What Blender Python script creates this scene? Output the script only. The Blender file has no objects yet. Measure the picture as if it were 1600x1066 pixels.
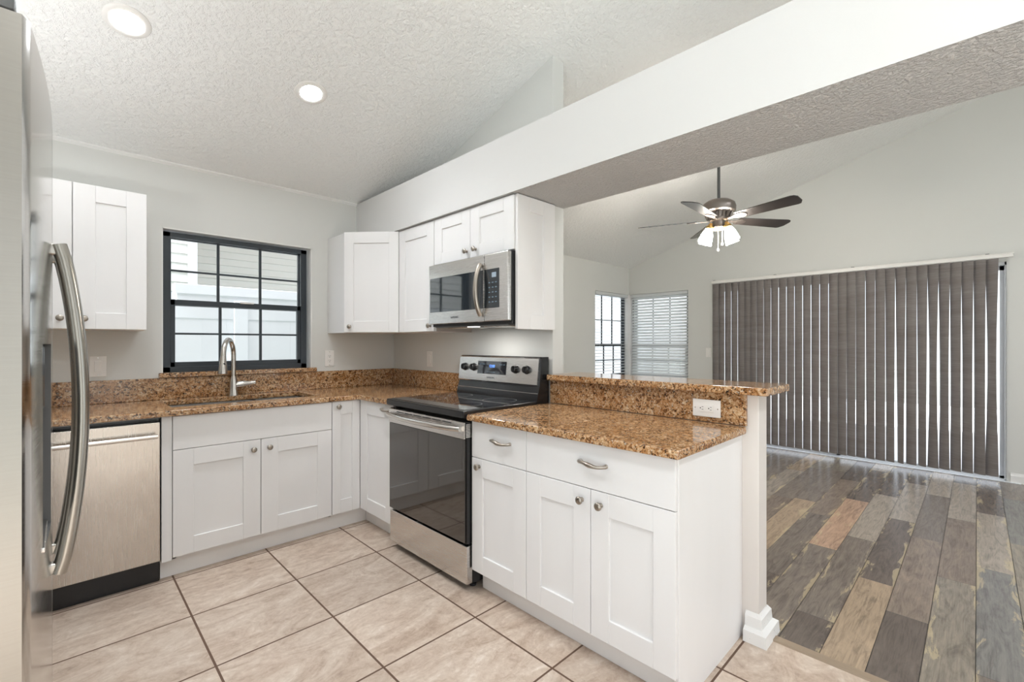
import bpy, bmesh, math, random
from mathutils import Vector, Matrix
random.seed(7)
S = bpy.context.scene
COL = S.collection
PI = math.pi

# ---------------------------------------------------------------- camera
CAM = (-2.1522, -3.7156, 1.2913)
cd = bpy.data.cameras.new('camera')
cd.sensor_width = 36.0
cd.lens = 716.05 / 1600 * 36
cd.shift_y = 3.56 / 1600
cd.clip_start = 0.02
cam = bpy.data.objects.new('camera', cd)
cam.location = CAM
cam.rotation_euler = (PI / 2, 0, 0.7933 - PI / 2)
COL.objects.link(cam)
S.camera = cam

# ---------------------------------------------------------------- world, sun, exposure
W = bpy.data.worlds.new('daylight')
S.world = W
W.use_nodes = True
wn = W.node_tree.nodes
wl = W.node_tree.links
bg = wn['Background']
sky = wn.new('ShaderNodeTexSky')
sky.sky_type = 'NISHITA'
sky.sun_disc = False
sky.sun_elevation = math.radians(52)
sky.sun_rotation = math.radians(200)
sky.air_density = 1.0
sky.dust_density = 3.0
mixw = wn.new('ShaderNodeMix')
mixw.data_type = 'RGBA'
mixw.inputs[0].default_value = 0.80
mixw.inputs[7].default_value = (0.91, 0.955, 1.0, 1)
mulw = wn.new('ShaderNodeVectorMath')
mulw.operation = 'SCALE'
mulw.inputs[3].default_value = 0.22
wl.new(sky.outputs[0], mulw.inputs[0])
wl.new(mulw.outputs[0], mixw.inputs[6])
wl.new(mixw.outputs[2], bg.inputs[0])
bg.inputs[1].default_value = 1.6

sl = bpy.data.lights.new('sun', 'SUN')
sl.energy = 16.5
sl.angle = math.radians(2)
sl.color = (.82, .92, 1.0)
sun = bpy.data.objects.new('sun', sl)
sun.rotation_euler = Vector((.64, .015, -.77)).to_track_quat('-Z', 'Y').to_euler()   # high, from the side of the house
COL.objects.link(sun)

S.view_settings.view_transform = 'Standard'
S.view_settings.look = 'None'
S.view_settings.gamma = 1
S.view_settings.exposure = 0.2
try:
    S.view_settings.use_curve_mapping = False
except Exception:
    pass
S.cycles.max_bounces = 10
S.cycles.diffuse_bounces = 5
S.cycles.glossy_bounces = 5
S.cycles.transparent_max_bounces = 16
S.cycles.caustics_reflective = False
S.cycles.caustics_refractive = False
S.cycles.sample_clamp_indirect = 6.0
DOWNLIGHT = 5.0      # watts of a recessed lamp
LENS = 155.0
CORNERLIGHT = 9.0    # watts of the fill lamp added out of sight beside the refrigerator
FANLIGHT = 100.0
WALL_COL = (.665, .665, .638)
CEIL_COL = (.90, .90, .885)

# ---------------------------------------------------------------- node helpers
def srgb(r, g, b):
    f = lambda c: (c / 255 / 12.92) if c / 255 <= .04045 else ((c / 255 + .055) / 1.055) ** 2.4
    return (f(r), f(g), f(b))

class NT:
    def __init__(s, name):
        s.m = bpy.data.materials.new(name)
        s.m.use_nodes = True
        s.n = s.m.node_tree.nodes
        s.l = s.m.node_tree.links
        s.p = s.n['Principled BSDF']
        s.out = s.n['Material Output']
    def new(s, t, **k):
        n = s.n.new(t)
        for a, b in k.items():
            setattr(n, a, b)
        return n
    def set(s, inp, v):
        if hasattr(v, 'is_linked') or hasattr(v, 'links'):
            s.l.new(v, inp)
        else:
            try:
                inp.default_value = v
            except Exception:
                inp.default_value = (*v, 1)
    def pos(s):
        return s.new('ShaderNodeNewGeometry').outputs['Position']
    def obj(s):
        return s.new('ShaderNodeTexCoord').outputs['Object']
    def math(s, op, a, b=0.0, c=0.0):
        n = s.new('ShaderNodeMath', operation=op)
        for i, v in enumerate((a, b, c)):
            s.set(n.inputs[i], v)
        return n.outputs[0]
    def vscale(s, v, sc):
        n = s.new('ShaderNodeVectorMath', operation='MULTIPLY')
        s.l.new(v, n.inputs[0])
        n.inputs[1].default_value = sc
        return n.outputs[0]
    def noise(s, v, scale, detail=2, rough=.5, dist=0.0, color=False):
        n = s.new('ShaderNodeTexNoise')
        s.l.new(v, n.inputs['Vector'])
        n.inputs['Scale'].default_value = scale
        n.inputs['Detail'].default_value = detail
        n.inputs['Roughness'].default_value = rough
        n.inputs['Distortion'].default_value = dist
        return n.outputs['Color' if color else 'Fac']
    def voro(s, v, scale, feature='F1', out='Distance'):
        n = s.new('ShaderNodeTexVoronoi', feature=feature)
        s.l.new(v, n.inputs['Vector'])
        n.inputs['Scale'].default_value = scale
        return n.outputs[out]
    def ramp(s, f, stops, interp='LINEAR'):
        n = s.new('ShaderNodeValToRGB')
        n.color_ramp.interpolation = interp
        e = n.color_ramp.elements
        while len(e) < len(stops):
            e.new(.5)
        for x, (p, c) in zip(e, stops):
            x.position = p
            x.color = (*c, 1) if len(c) == 3 else c
        s.l.new(f, n.inputs[0])
        return n.outputs[0]
    def mix(s, f, a, b, blend='MIX'):
        n = s.new('ShaderNodeMix', data_type='RGBA', blend_type=blend)
        s.set(n.inputs[0], f)
        s.set(n.inputs[6], a if not isinstance(a, tuple) else (*a, 1))
        s.set(n.inputs[7], b if not isinstance(b, tuple) else (*b, 1))
        return n.outputs[2]
    def bump(s, h, strength=.3, dist=.002):
        n = s.new('ShaderNodeBump')
        n.inputs['Strength'].default_value = strength
        n.inputs['Distance'].default_value = dist
        s.l.new(h, n.inputs['Height'])
        s.l.new(n.outputs[0], s.p.inputs['Normal'])
    def base(s, c):
        s.set(s.p.inputs['Base Color'], (*c, 1) if isinstance(c, tuple) else c)
    def rough(s, r):
        s.set(s.p.inputs['Roughness'], r)

def plain(name, col, rough=.5, metal=0.0, nscale=0, nstr=.1, ndist=.001, var=0.0, coat=0.0):
    t = NT(name)
    t.rough(rough)
    t.p.inputs['Metallic'].default_value = metal
    if coat:
        t.p.inputs['Coat Weight'].default_value = coat
        t.p.inputs['Coat Roughness'].default_value = .05
    if var:
        nz = t.noise(t.pos(), 3.0, 3)
        c2 = tuple(min(1, c * (1 + var)) for c in col)
        c1 = tuple(c * (1 - var) for c in col)
        t.base(t.mix(nz, c1, c2))
    else:
        t.base(col)
    if nscale:
        t.bump(t.noise(t.pos(), nscale, 3, .6), nstr, ndist)
    return t.m

def emissive(name, col, strength):
    t = NT(name)
    e = t.new('ShaderNodeEmission')
    e.inputs[0].default_value = (*col, 1)
    e.inputs[1].default_value = strength
    t.l.new(e.outputs[0], t.out.inputs[0])
    return t.m

def glass(name, tint=(1, 1, 1), refl=.06):
    t = NT(name)
    tr = t.new('ShaderNodeBsdfTransparent')
    tr.inputs[0].default_value = (*tint, 1)
    gl = t.new('ShaderNodeBsdfGlossy')
    gl.inputs['Roughness'].default_value = .02
    fr = t.new('ShaderNodeFresnel')
    fr.inputs[0].default_value = 1.3
    mx = t.new('ShaderNodeMixShader')
    geo = t.new('ShaderNodeNewGeometry')
    t.l.new(t.math('MULTIPLY', fr.outputs[0], t.math('SUBTRACT', 1.0, geo.outputs['Backfacing'])), mx.inputs[0])
    t.l.new(tr.outputs[0], mx.inputs[1])
    t.l.new(gl.outputs[0], mx.inputs[2])
    t.l.new(mx.outputs[0], t.out.inputs[0])
    return t.m

# ---------------------------------------------------------------- materials
M = {}
M['wall'] = plain('wall_paint', WALL_COL, .6, nscale=160, nstr=.12, ndist=.002)
M['wall_white'] = plain('soffit_paint', (.67, .66, .645), .6, nscale=150, nstr=.12, ndist=.002)
M['white_trim'] = plain('white_trim_paint', (.80, .79, .77), .4)

def ceil_mat(name, col, scale, strength, dist):
    t = NT(name)
    p = t.pos()
    n1 = t.noise(p, scale, 4, .65)
    v = t.voro(p, scale * .8)
    h = t.math('ADD', t.ramp(n1, [(.42, (0, 0, 0)), (.60, (1, 1, 1))]), t.math('MULTIPLY', v, .5))
    t.bump(h, strength, dist)
    t.base(col)
    t.rough(.85)
    return t.m
M['ceiling'] = ceil_mat('knockdown_ceiling', CEIL_COL, 34, .55, .009)
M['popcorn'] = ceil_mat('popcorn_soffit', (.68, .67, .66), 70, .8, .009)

def cabinet_mat():
    t = NT('white_cabinet_paint')
    nz = t.noise(t.vscale(t.pos(), (6, 6, 1)), 2.0, 3)
    t.base(t.mix(nz, (.775, .762, .755), (.805, .792, .785)))
    t.rough(.38)
    return t.m
M['cab'] = cabinet_mat()
M['cab_raw'] = plain('raw_cabinet_side', (.42, .35, .30), .6)
M['toe'] = plain('toe_kick_paint', (.82, .80, .78), .45)

def granite():
    t = NT('gold_granite')
    p = t.pos()
    n1 = t.noise(p, 46, 6, .66, 1.4)
    c = t.ramp(n1, [(.31, (.018, .009, .006)), (.395, (.11, .048, .020)), (.45, (.31, .15, .062)), (.53, (.46, .265, .125)), (.61, (.60, .42, .25)), (.72, (.74, .62, .47))])
    n2 = t.noise(p, 7, 4, .6, .8)
    c = t.mix(t.ramp(n2, [(.42, (0, 0, 0)), (.62, (.8, .8, .8))]), c, t.mix(.45, c, (.36, .145, .035)))
    v = t.voro(p, 170, out='Color')
    sp = t.new('ShaderNodeSeparateColor')
    t.l.new(v, sp.inputs[0])
    dark = t.math('MULTIPLY', t.math('LESS_THAN', sp.outputs[0], .22), t.math('LESS_THAN', n1, .52))
    c = t.mix(t.math('MULTIPLY', dark, .85), c, (.014, .010, .008))
    lite = t.math('GREATER_THAN', sp.outputs[1], .93)
    c = t.mix(t.math('MULTIPLY', lite, .55), c, (.62, .54, .42))
    t.base(c)
    t.rough(.10)
    t.p.inputs['Specular IOR Level'].default_value = .6
    return t.m
M['granite'] = granite()

def tile():
    t = NT('stone_floor_tile')
    p = t.pos()
    sx = t.new('ShaderNodeSeparateXYZ')
    t.l.new(p, sx.inputs[0])
    s = .4745
    ux = t.math('DIVIDE', t.math('SUBTRACT', sx.outputs[0], -1.7105), s)
    uy = t.math('DIVIDE', t.math('SUBTRACT', sx.outputs[1], -1.107), s)
    def edge(u):
        f = t.math('FRACT', u)
        return t.math('MINIMUM', f, t.math('SUBTRACT', 1.0, f))
    e = t.math('MINIMUM', edge(ux), edge(uy))
    g = t.math('LESS_THAN', e, .0092)
    cid = t.new('ShaderNodeCombineXYZ')
    t.l.new(t.math('FLOOR', ux), cid.inputs[0])
    t.l.new(t.math('FLOOR', uy), cid.inputs[1])
    wn_ = t.new('ShaderNodeTexWhiteNoise')
    t.l.new(cid.outputs[0], wn_.inputs['Vector'])
    off = t.new('ShaderNodeVectorMath', operation='MULTIPLY_ADD')
    t.l.new(wn_.outputs['Color'], off.inputs[0])
    off.inputs[1].default_value = (9, 9, 9)
    t.l.new(p, off.inputs[2])
    mp = t.new('ShaderNodeMapping')
    mp.inputs['Rotation'].default_value = (0, 0, math.radians(-14))
    mp.inputs['Scale'].default_value = (2.4, 5.0, 1)
    t.l.new(off.outputs[0], mp.inputs[0])
    n1 = t.noise(mp.outputs[0], 1.5, 9, .68, 1.8)
    n2 = t.noise(p, 34.0, 6, .7, .8)
    f = t.math('ADD', t.math('MULTIPLY', n1, .68), t.math('MULTIPLY', n2, .32))
    c = t.ramp(f, [(.34, srgb(158, 137, 120)), (.46, srgb(187, 167, 150)), (.56, srgb(203, 186, 170)), (.68, srgb(222, 210, 198))])
    br = t.math('MULTIPLY_ADD', wn_.outputs['Value'], .14, .92)
    hs = t.new('ShaderNodeHueSaturation')
    t.l.new(c, hs.inputs['Color'])
    t.l.new(br, hs.inputs['Value'])
    t.base(t.mix(g, hs.outputs[0], srgb(96, 72, 56)))
    t.rough(t.math('MULTIPLY_ADD', g, .4, .33))
    h = t.math('SUBTRACT', t.math('MULTIPLY', n2, .15), g)
    t.bump(h, .35, .003)
    return t.m
M['tile'] = tile()

def plank():
    t = NT('grey_brown_wood_plank')
    at = t.new('ShaderNodeAttribute', attribute_name='tone')
    rnd = t.new('ShaderNodeAttribute', attribute_name='seed')
    off = t.new('ShaderNodeVectorMath', operation='MULTIPLY_ADD')
    t.l.new(rnd.outputs['Color'], off.inputs[0])
    off.inputs[1].default_value = (13, 13, 13)
    t.l.new(t.pos(), off.inputs[2])
    v = off.outputs[0]
    g1 = t.noise(t.vscale(v, (1.3, 8, 1)), 2.4, 5, .6, 2.6)
    g2 = t.noise(t.vscale(v, (4, 90, 1)), 2.0, 4, .6, .4)
    g3 = t.noise(t.vscale(v, (1.1, 5, 1)), 2.2, 6, .68, 1.2)
    pu = t.new('ShaderNodeAttribute', attribute_name='place')
    sp2 = t.new('ShaderNodeSeparateColor')
    t.l.new(pu.outputs['Color'], sp2.inputs[0])
    edge = t.math('ABSOLUTE', t.math('SUBTRACT', sp2.outputs[1], .5))
    f = t.math('ADD', t.math('MULTIPLY', g1, .62), t.math('MULTIPLY', g2, .38))
    shade = t.ramp(f, [(.30, (.58, .58, .58)), (.50, (1.0, 1.0, 1.0)), (.70, (1.32, 1.30, 1.26))])
    c = t.mix(1.0, at.outputs['Color'], shade, 'MULTIPLY')
    sep = t.new('ShaderNodeSeparateColor')
    t.l.new(rnd.outputs['Color'], sep.inputs[0])
    fld = t.math('ADD', t.math('MULTIPLY', edge, .55), t.math('MULTIPLY', g3, 1.25))
    fld = t.math('ADD', fld, t.math('MULTIPLY', g2, .10))
    cream = t.math('MULTIPLY', t.ramp(fld, [(.93, (0, 0, 0)), (1.0, (.85, .85, .85))]), t.math('GREATER_THAN', sep.outputs[0], .42))
    c = t.mix(t.math('MULTIPLY', cream, .62), c, srgb(202, 184, 148))
    dk = t.ramp(g3, [(.32, (1, 1, 1)), (.46, (0, 0, 0))])
    c = t.mix(t.math('MULTIPLY', dk, .42), c, srgb(72, 64, 60))
    t.base(c)
    t.rough(.25)
    t.bump(g2, .12, .001)
    return t.m
M['plank'] = plank()
M['plank_gap'] = plain('plank_joint', (.03, .026, .022), .6)

def steel(name, col=(.72, .70, .68), rough=.26, axis=(1, 1, 60), aniso=0.0, wave=0.0):
    t = NT(name)
    t.p.inputs['Metallic'].default_value = 1
    n = t.noise(t.vscale(t.obj(), axis), 9, 3, .6)
    t.base(t.mix(n, tuple(c * .93 for c in col), tuple(min(1, c * 1.06) for c in col)))
    t.rough(t.math('MULTIPLY_ADD', n, .12, rough - .06))
    h = n
    if wave:
        h = t.math('ADD', t.math('MULTIPLY', n, .012), t.noise(t.obj(), 3.0, 2))
        t.bump(h, wave, .02)
    else:
        t.bump(h, .04, .0006)
    return t.m
M['steel'] = steel('brushed_stainless')
M['steel_v'] = steel('brushed_stainless_upright', axis=(60, 60, 1))
M['steel_dw'] = steel('dishwasher_stainless', (.58, .53, .48), .26, (50, 50, 1), wave=.16)
M['steel_fr'] = steel('fridge_stainless', (.66, .65, .63), .13, (1, 1, 50))
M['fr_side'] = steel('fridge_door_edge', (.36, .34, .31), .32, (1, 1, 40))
M['nickel'] = plain('satin_nickel', (.37, .33, .285), .32, 1)
M['handle'] = plain('dark_satin_steel', (.40, .38, .345), .26, 1)
M['handle_lt'] = plain('light_satin_steel', (.70, .67, .63), .22, 1)
M['faucet'] = plain('faucet_nickel', (.56, .53, .49), .24, 1)
M['black'] = plain('black_enamel', (.012, .012, .013), .22)
M['black_gl'] = plain('black_glass', (.010, .010, .012), .04, coat=.6)
M['oven_gl'] = plain('smoked_oven_glass', (.026, .020, .016), .04, coat=1.0)
M['micro_gl'] = plain('microwave_door_glass', (.02, .025, .03), .03, coat=1.0)
M['black_mt'] = plain('black_plastic', (.018, .018, .019), .5)
M['dgrey'] = plain('dark_grey_plastic', (.09, .09, .09), .45)
M['plastic'] = plain('white_plastic', (.82, .80, .77), .35)
M['slot'] = plain('socket_slot', (.02, .02, .02), .6)
M['sash'] = plain('black_window_frame', (.020, .028, .036), .30)
M['vinyl'] = plain('white_vinyl', (.80, .82, .84), .35)
M['glass'] = glass('window_glass')
M['task'] = emissive('task_lamp', (1, .97, .92), 2.0)
M['lens'] = emissive('downlight_lens', (.91, .955, 1.0), LENS)
M['shade'] = emissive('lamp_shade_glass', (1, .93, .83), FANLIGHT)
M['blade'] = plain('espresso_fan_blade', (.022, .018, .016), .30, coat=.3)
M['brass'] = plain('antique_brass', (.55, .36, .13), .3, 1)
M['fan_metal'] = plain('brushed_nickel_fan', (.24, .21, .19), .38, 1)
M['digits'] = emissive('blue_digits', (.15, .35, 1), 2.2)
M['icon'] = emissive('pale_blue_icons', (.45, .62, .75), .35)
M['letter'] = plain('grey_lettering', (.10, .10, .11), .5)
M['lcd'] = emissive('microwave_lcd', (.60, .72, .82), .55)
M['siding'] = plain('house_siding', (.72, .72, .68), .6)
M['siding_w'] = plain('house_white_trim', (.80, .81, .82), .5)
M['ground'] = plain('outside_ground', (.26, .26, .23), .9, nscale=30, nstr=.3)
M['roof'] = plain('terracotta_roof', (.52, .34, .24), .8)
def vane_mat():
    t = NT('grey_woven_vane')
    p = t.pos()
    n = t.noise(t.vscale(p, (3, 3, 90)), 3.0, 4, .6)
    n2 = t.noise(t.vscale(p, (1, 1, 7)), 2.0, 2, .5)
    f = t.math('ADD', t.math('MULTIPLY', n, .6), t.math('MULTIPLY', n2, .4))
    c = t.ramp(f, [(.30, srgb(132, 124, 120)), (.52, srgb(150, 143, 140)), (.72, srgb(166, 161, 158))])
    t.base(c)
    t.rough(.7)
    tl = t.new('ShaderNodeBsdfTranslucent')
    t.l.new(c, tl.inputs[0])
    mx = t.new('ShaderNodeMixShader')
    mx.inputs[0].default_value = .36
    t.l.new(t.p.outputs[0], mx.inputs[1])
    t.l.new(tl.outputs[0], mx.inputs[2])
    t.l.new(mx.outputs[0], t.out.inputs[0])
    return t.m
M['vane'] = vane_mat()
def slat_mat():
    t = NT('white_blind_slat')
    t.base((.82, .83, .83))
    t.rough(.45)
    tl = t.new('ShaderNodeBsdfTranslucent')
    tl.inputs[0].default_value = (.85, .88, .88, 1)
    mx = t.new('ShaderNodeMixShader')
    mx.inputs[0].default_value = .30
    t.l.new(t.p.outputs[0], mx.inputs[1])
    t.l.new(tl.outputs[0], mx.inputs[2])
    t.l.new(mx.outputs[0], t.out.inputs[0])
    return t.m
M['slat'] = slat_mat()
M['knee'] = plain('bare_knee_wall_paint', (.70, .655, .615), .55, nscale=40, nstr=.08, var=.05)
def chipped():
    t = NT('chipped_white_paint')
    n = t.noise(t.pos(), 46, 4, .7)
    t.base(t.mix(t.ramp(n, [(.655, (0, 0, 0)), (.675, (1, 1, 1))]), (.80, .79, .77), (.16, .14, .12)))
    t.rough(.45)
    return t.m
M['chipped'] = chipped()
M['thresh'] = plain('wood_transition_strip', srgb(150, 132, 112), .4)

# ---------------------------------------------------------------- mesh helpers
class MB:
    def __init__(s):
        s.bm = bmesh.new()
        s.mats = []
        s.bevelled = False
    def mi(s, m):
        if m is None:
            return 0
        m = M[m] if isinstance(m, str) else m
        if m not in s.mats:
            s.mats.append(m)
        return s.mats.index(m)
    def _fin(s, faces, m):
        i = s.mi(m)
        for f in faces:
            f.material_index = i
    def box(s, x0, x1, y0, y1, z0, z1, bev=0.0, m=None, seg=2, edges=None):
        x0, x1 = sorted((x0, x1)); y0, y1 = sorted((y0, y1)); z0, z1 = sorted((z0, z1))
        bm = s.bm
        V = [bm.verts.new(p) for p in ((x0, y0, z0), (x1, y0, z0), (x1, y1, z0), (x0, y1, z0), (x0, y0, z1), (x1, y0, z1), (x1, y1, z1), (x0, y1, z1))]
        F = [bm.faces.new([V[i] for i in q]) for q in ((0, 3, 2, 1), (4, 5, 6, 7), (0, 1, 5, 4), (1, 2, 6, 5), (2, 3, 7, 6), (3, 0, 4, 7))]
        s._fin(F, m)
        if bev:
            s.bevelled = True
            es = list({e for f in F for e in f.edges})
            if edges:
                es = [e for e in es if edges((e.verts[0].co + e.verts[1].co) / 2, (e.verts[1].co - e.verts[0].co).normalized())]
            r = bmesh.ops.bevel(bm, geom=es, offset=bev, segments=seg, profile=.5, affect='EDGES', clamp_overlap=True)
            s._fin(r['faces'], m)
        return s
    def prism(s, pts, axis, a, b, m=None, bev=0.0):
        """polygon of 2-d points swept along axis from a to b; x: (y,z), y: (x,z), z: (x,y)"""
        bm = s.bm
        f = {'x': lambda p, t: (t, p[0], p[1]), 'y': lambda p, t: (p[0], t, p[1]), 'z': lambda p, t: (p[0], p[1], t)}[axis]
        A = [bm.verts.new(f(p, a)) for p in pts]
        B = [bm.verts.new(f(p, b)) for p in pts]
        n = len(pts)
        F = [bm.faces.new(A), bm.faces.new(B[::-1])]
        for i in range(n):
            F.append(bm.faces.new((A[i], B[i], B[(i + 1) % n], A[(i + 1) % n])))
        bmesh.ops.recalc_face_normals(bm, faces=F)
        s._fin(F, m)
        if bev:
            s.bevelled = True
            es = list({e for q in F for e in q.edges})
            r = bmesh.ops.bevel(bm, geom=es, offset=bev, segments=2, profile=.5, affect='EDGES', clamp_overlap=True)
            s._fin(r['faces'], m)
        return s
    def ring(s, c, u, v, r, n, ry=None):
        ry = r if ry is None else ry
        return [s.bm.verts.new(c + u * (r * math.cos(2 * PI * i / n)) + v * (ry * math.sin(2 * PI * i / n))) for i in range(n)]
    def skin(s, rings, m=None, cap=True):
        F = []
        n = len(rings[0])
        for A, B in zip(rings, rings[1:]):
            for i in range(n):
                F.append(s.bm.faces.new((A[i], A[(i + 1) % n], B[(i + 1) % n], B[i])))
        if cap:
            F.append(s.bm.faces.new(rings[0][::-1]))
            F.append(s.bm.faces.new(rings[-1]))
        bmesh.ops.recalc_face_normals(s.bm, faces=F)
        s._fin(F, m)
        return s
    def tube(s, pts, r, n=12, m=None, cap=True, flat=1.0, up=None):
        """round tube along points; r number or list"""
        P = [Vector(p) for p in pts]
        R = r if isinstance(r, (list, tuple)) else [r] * len(P)
        rings = []
        prev = None
        for i, p in enumerate(P):
            d = (P[min(i + 1, len(P) - 1)] - P[max(i - 1, 0)]).normalized()
            if prev is None:
                a = Vector(up) if up else (Vector((0, 0, 1)) if abs(d.z) < .9 else Vector((1, 0, 0)))
                u = d.cross(a).normalized()
            else:
                u = (prev - d * prev.dot(d)).normalized()
            prev = u
            v = d.cross(u).normalized()
            rings.append(s.ring(p, u, v, R[i], n, R[i] * flat))
        return s.skin(rings, m, cap)
    def lathe(s, prof, c=(0, 0, 0), axis=(0, 0, 1), n=24, m=None, cap=True):
        """prof: (radius, distance along axis)"""
        a = Vector(axis).normalized()
        u = a.orthogonal().normalized()
        v = a.cross(u)
        c = Vector(c)
        return s.skin([s.ring(c + a * h, u, v, max(r, 1e-4), n) for r, h in prof], m, cap)
    def build(s, name, mats=None, parent=None, smooth=35):
        me = bpy.data.meshes.new(name)
        s.bm.to_mesh(me)
        s.bm.free()
        if mats is not None:
            for m in (mats if isinstance(mats, list) else [mats]):
                me.materials.append(M[m] if isinstance(m, str) else m)
        else:
            for m in s.mats:
                me.materials.append(m)
        if smooth:
            me.shade_smooth()
            me.set_sharp_from_angle(angle=math.radians(smooth))
        o = bpy.data.objects.new(name, me)
        COL.objects.link(o)
        if smooth and s.bevelled:
            wn_ = o.modifiers.new('weighted_normal', 'WEIGHTED_NORMAL')
            wn_.keep_sharp = True
            wn_.weight = 100
        if parent:
            o.parent = parent
        return o

def tag(o, label=None, cat=None, group=None, kind=None):
    for k, v in (('label', label), ('category', cat), ('group', group), ('kind', kind)):
        if v:
            o[k] = v
    return o

def empty(name, label, cat, loc=(0, 0, 0), rz=0.0, group=None):
    o = bpy.data.objects.new(name, None)
    o.empty_display_size = .1
    o.location = loc
    o.rotation_euler = (0, 0, rz)
    COL.objects.link(o)
    return tag(o, label, cat, group)

def struct(o):
    o['kind'] = 'structure'
    return o

def text_mesh(name, body, size, mat, parent, loc, rot, align='CENTER'):
    cu = bpy.data.curves.new(name, 'FONT')
    cu.body = body
    cu.size = size
    cu.align_x = align
    cu.align_y = 'CENTER'
    cu.extrude = .0002
    t = bpy.data.objects.new(name + '_curve', cu)
    COL.objects.link(t)
    bpy.context.view_layer.update()
    me = bpy.data.meshes.new_from_object(t.evaluated_get(bpy.context.evaluated_depsgraph_get()))
    bpy.data.objects.remove(t)
    me.name = name
    me.materials.clear()
    me.materials.append(M[mat])
    o = bpy.data.objects.new(name, me)
    o.location = loc
    o.rotation_euler = rot
    o.parent = parent
    COL.objects.link(o)
    return o

# ---------------------------------------------------------------- room shell
RZ, SLOPE, RIDGE, YB = 2.473, .311, -4.4, -6.8
XL, XF = -2.97, 4.13
def cz(y):
    return RZ - SLOPE * y if y >= RIDGE else RZ - SLOPE * RIDGE - SLOPE * (RIDGE - y)

struct(MB().box(XL - .1, .052, YB - .1, .14, -.12, 0, m='tile').build('floor', smooth=0))

def living_floor():
    mb = MB()
    mb.box(.052, XF + .2, YB - .1, .2, -.12, -.004, m='plank_gap')
    bm = mb.bm
    lay_t = bm.loops.layers.float_color.new('tone')
    lay_s = bm.loops.layers.float_color.new('seed')
    lay_p = bm.loops.layers.float_color.new('place')
    idx = mb.mi('plank')
    rnd = random.Random(3)
    DK, MG, BR, OL, LT, TN, OR, BL = (srgb(*c) for c in ((106, 96, 89), (126, 116, 107), (136, 122, 110), (138, 129, 117), (160, 149, 137), (166, 146, 124), (184, 153, 130), (122, 119, 115)))
    pool = [DK, MG, BR, OL, LT, TN, BL, MG, BR, DK, OL, MG]
    known = {-1: (.07, [MG, OR, DK, LT]), 0: (.39, [DK, MG, LT, DK, BR]), 1: (.995, [TN, DK, LT, DK]), 2: (.69, [DK, BR, MG, LT]), 3: (1.31, [OL, BR, LT, DK]), 4: (.396, [MG, BL, LT, DK]),
             5: (1.0, [MG, OL, BL, MG]), -2: (.70, [DK, MG, BR, DK]), -3: (1.0, [DK, TN, MG, OL])}
    L, Wd = 1.222, .1525
    for row in range(-22, 25):
        y1 = -3.10 - Wd * row
        y0 = y1 - Wd
        first = known[row][0] if row in known else .1 + L * rnd.random()
        cols = known[row][1] if row in known else []
        xs = [.092]
        x = first
        while x < XF + .1:
            if x > .12:
                xs.append(x)
            x += L
        xs.append(XF + .1)
        for k, (a, b) in enumerate(zip(xs, xs[1:])):
            tone = cols[k] if k < len(cols) else rnd.choice(pool)
            j = .93 + .14 * rnd.random()
            g = .0012
            vs = [bm.verts.new(p) for p in ((a + g, y0 + g, 0), (b - g, y0 + g, 0), (b - g, y1 - g, 0), (a + g, y1 - g, 0))]
            f = bm.faces.new(vs)
            f.material_index = idx
            sd = (rnd.random(), rnd.random(), rnd.random(), 1)
            for lp, q in zip(f.loops, ((0, 0, 0, 1), (1, 0, 0, 1), (1, 1, 0, 1), (0, 1, 0, 1))):
                lp[lay_p] = q
                lp[lay_t] = (*[c * j for c in tone], 1)
                lp[lay_s] = sd
    return struct(mb.build('floor_living', smooth=0))
living_floor()
struct(MB().prism([(.046, 0), (.050, .007), (.088, .007), (.094, 0)], 'y', YB, -3.092, m='thresh').build('trim_threshold', smooth=0))

# ceiling: two slopes meeting at a ridge
T = .12
struct(MB().prism([(.25, cz(.25)), (RIDGE, cz(RIDGE)), (YB - .2, cz(YB - .2)), (YB - .2, cz(YB - .2) + T), (RIDGE, cz(RIDGE) + T), (.25, cz(.25) + T)], 'x', XL - .15, XF + .2, m='ceiling').build('ceiling', smooth=0))

def wall_boxes(name, boxes, m='wall'):
    mb = MB()
    for b in boxes:
        mb.box(*b, m=m)
    return struct(mb.build(name, smooth=0))
# kitchen window wall
WX0, WX1, WZ0, WZ1 = -1.685, -.731, 1.085, 2.05
wall_boxes('wall_kitchen_window', [(XL - .1, WX0, 0, .14, 0, RZ + .05), (WX1, .104, 0, .14, 0, RZ + .05), (WX0, WX1, 0, .14, 0, WZ0), (WX0, WX1, 0, .14, WZ1, RZ + .05)])
LY = .077
wall_boxes('wall_living_window', [(.104, 3.231, LY, LY + .13, 0, RZ + .05), (3.231, XF + .13, LY, LY + .13, 0, .76), (3.231, XF + .13, LY, LY + .13, 2.04, RZ + .05)])
# stove wall with its sloping top, and the knee wall under the bar
struct(MB().prism([(0, 0), (-1.885, 0), (-1.885, cz(-1.885) + .03), (0, cz(0) + .03)], 'x', 0, .104, m='wall').build('wall_stove', smooth=0))
KY = -3.052
struct(MB().box(0, .104, KY, -1.885, 0, 1.068, m='knee', bev=.003).build('wall_knee', smooth=0))
# soffit beam: smooth faces, rough underside
mb = MB()
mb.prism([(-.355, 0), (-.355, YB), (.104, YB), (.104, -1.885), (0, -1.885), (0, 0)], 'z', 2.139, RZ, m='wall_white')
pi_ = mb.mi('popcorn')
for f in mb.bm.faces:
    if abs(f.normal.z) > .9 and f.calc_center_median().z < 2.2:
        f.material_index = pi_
struct(mb.build('ceiling_soffit', smooth=0))
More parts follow.
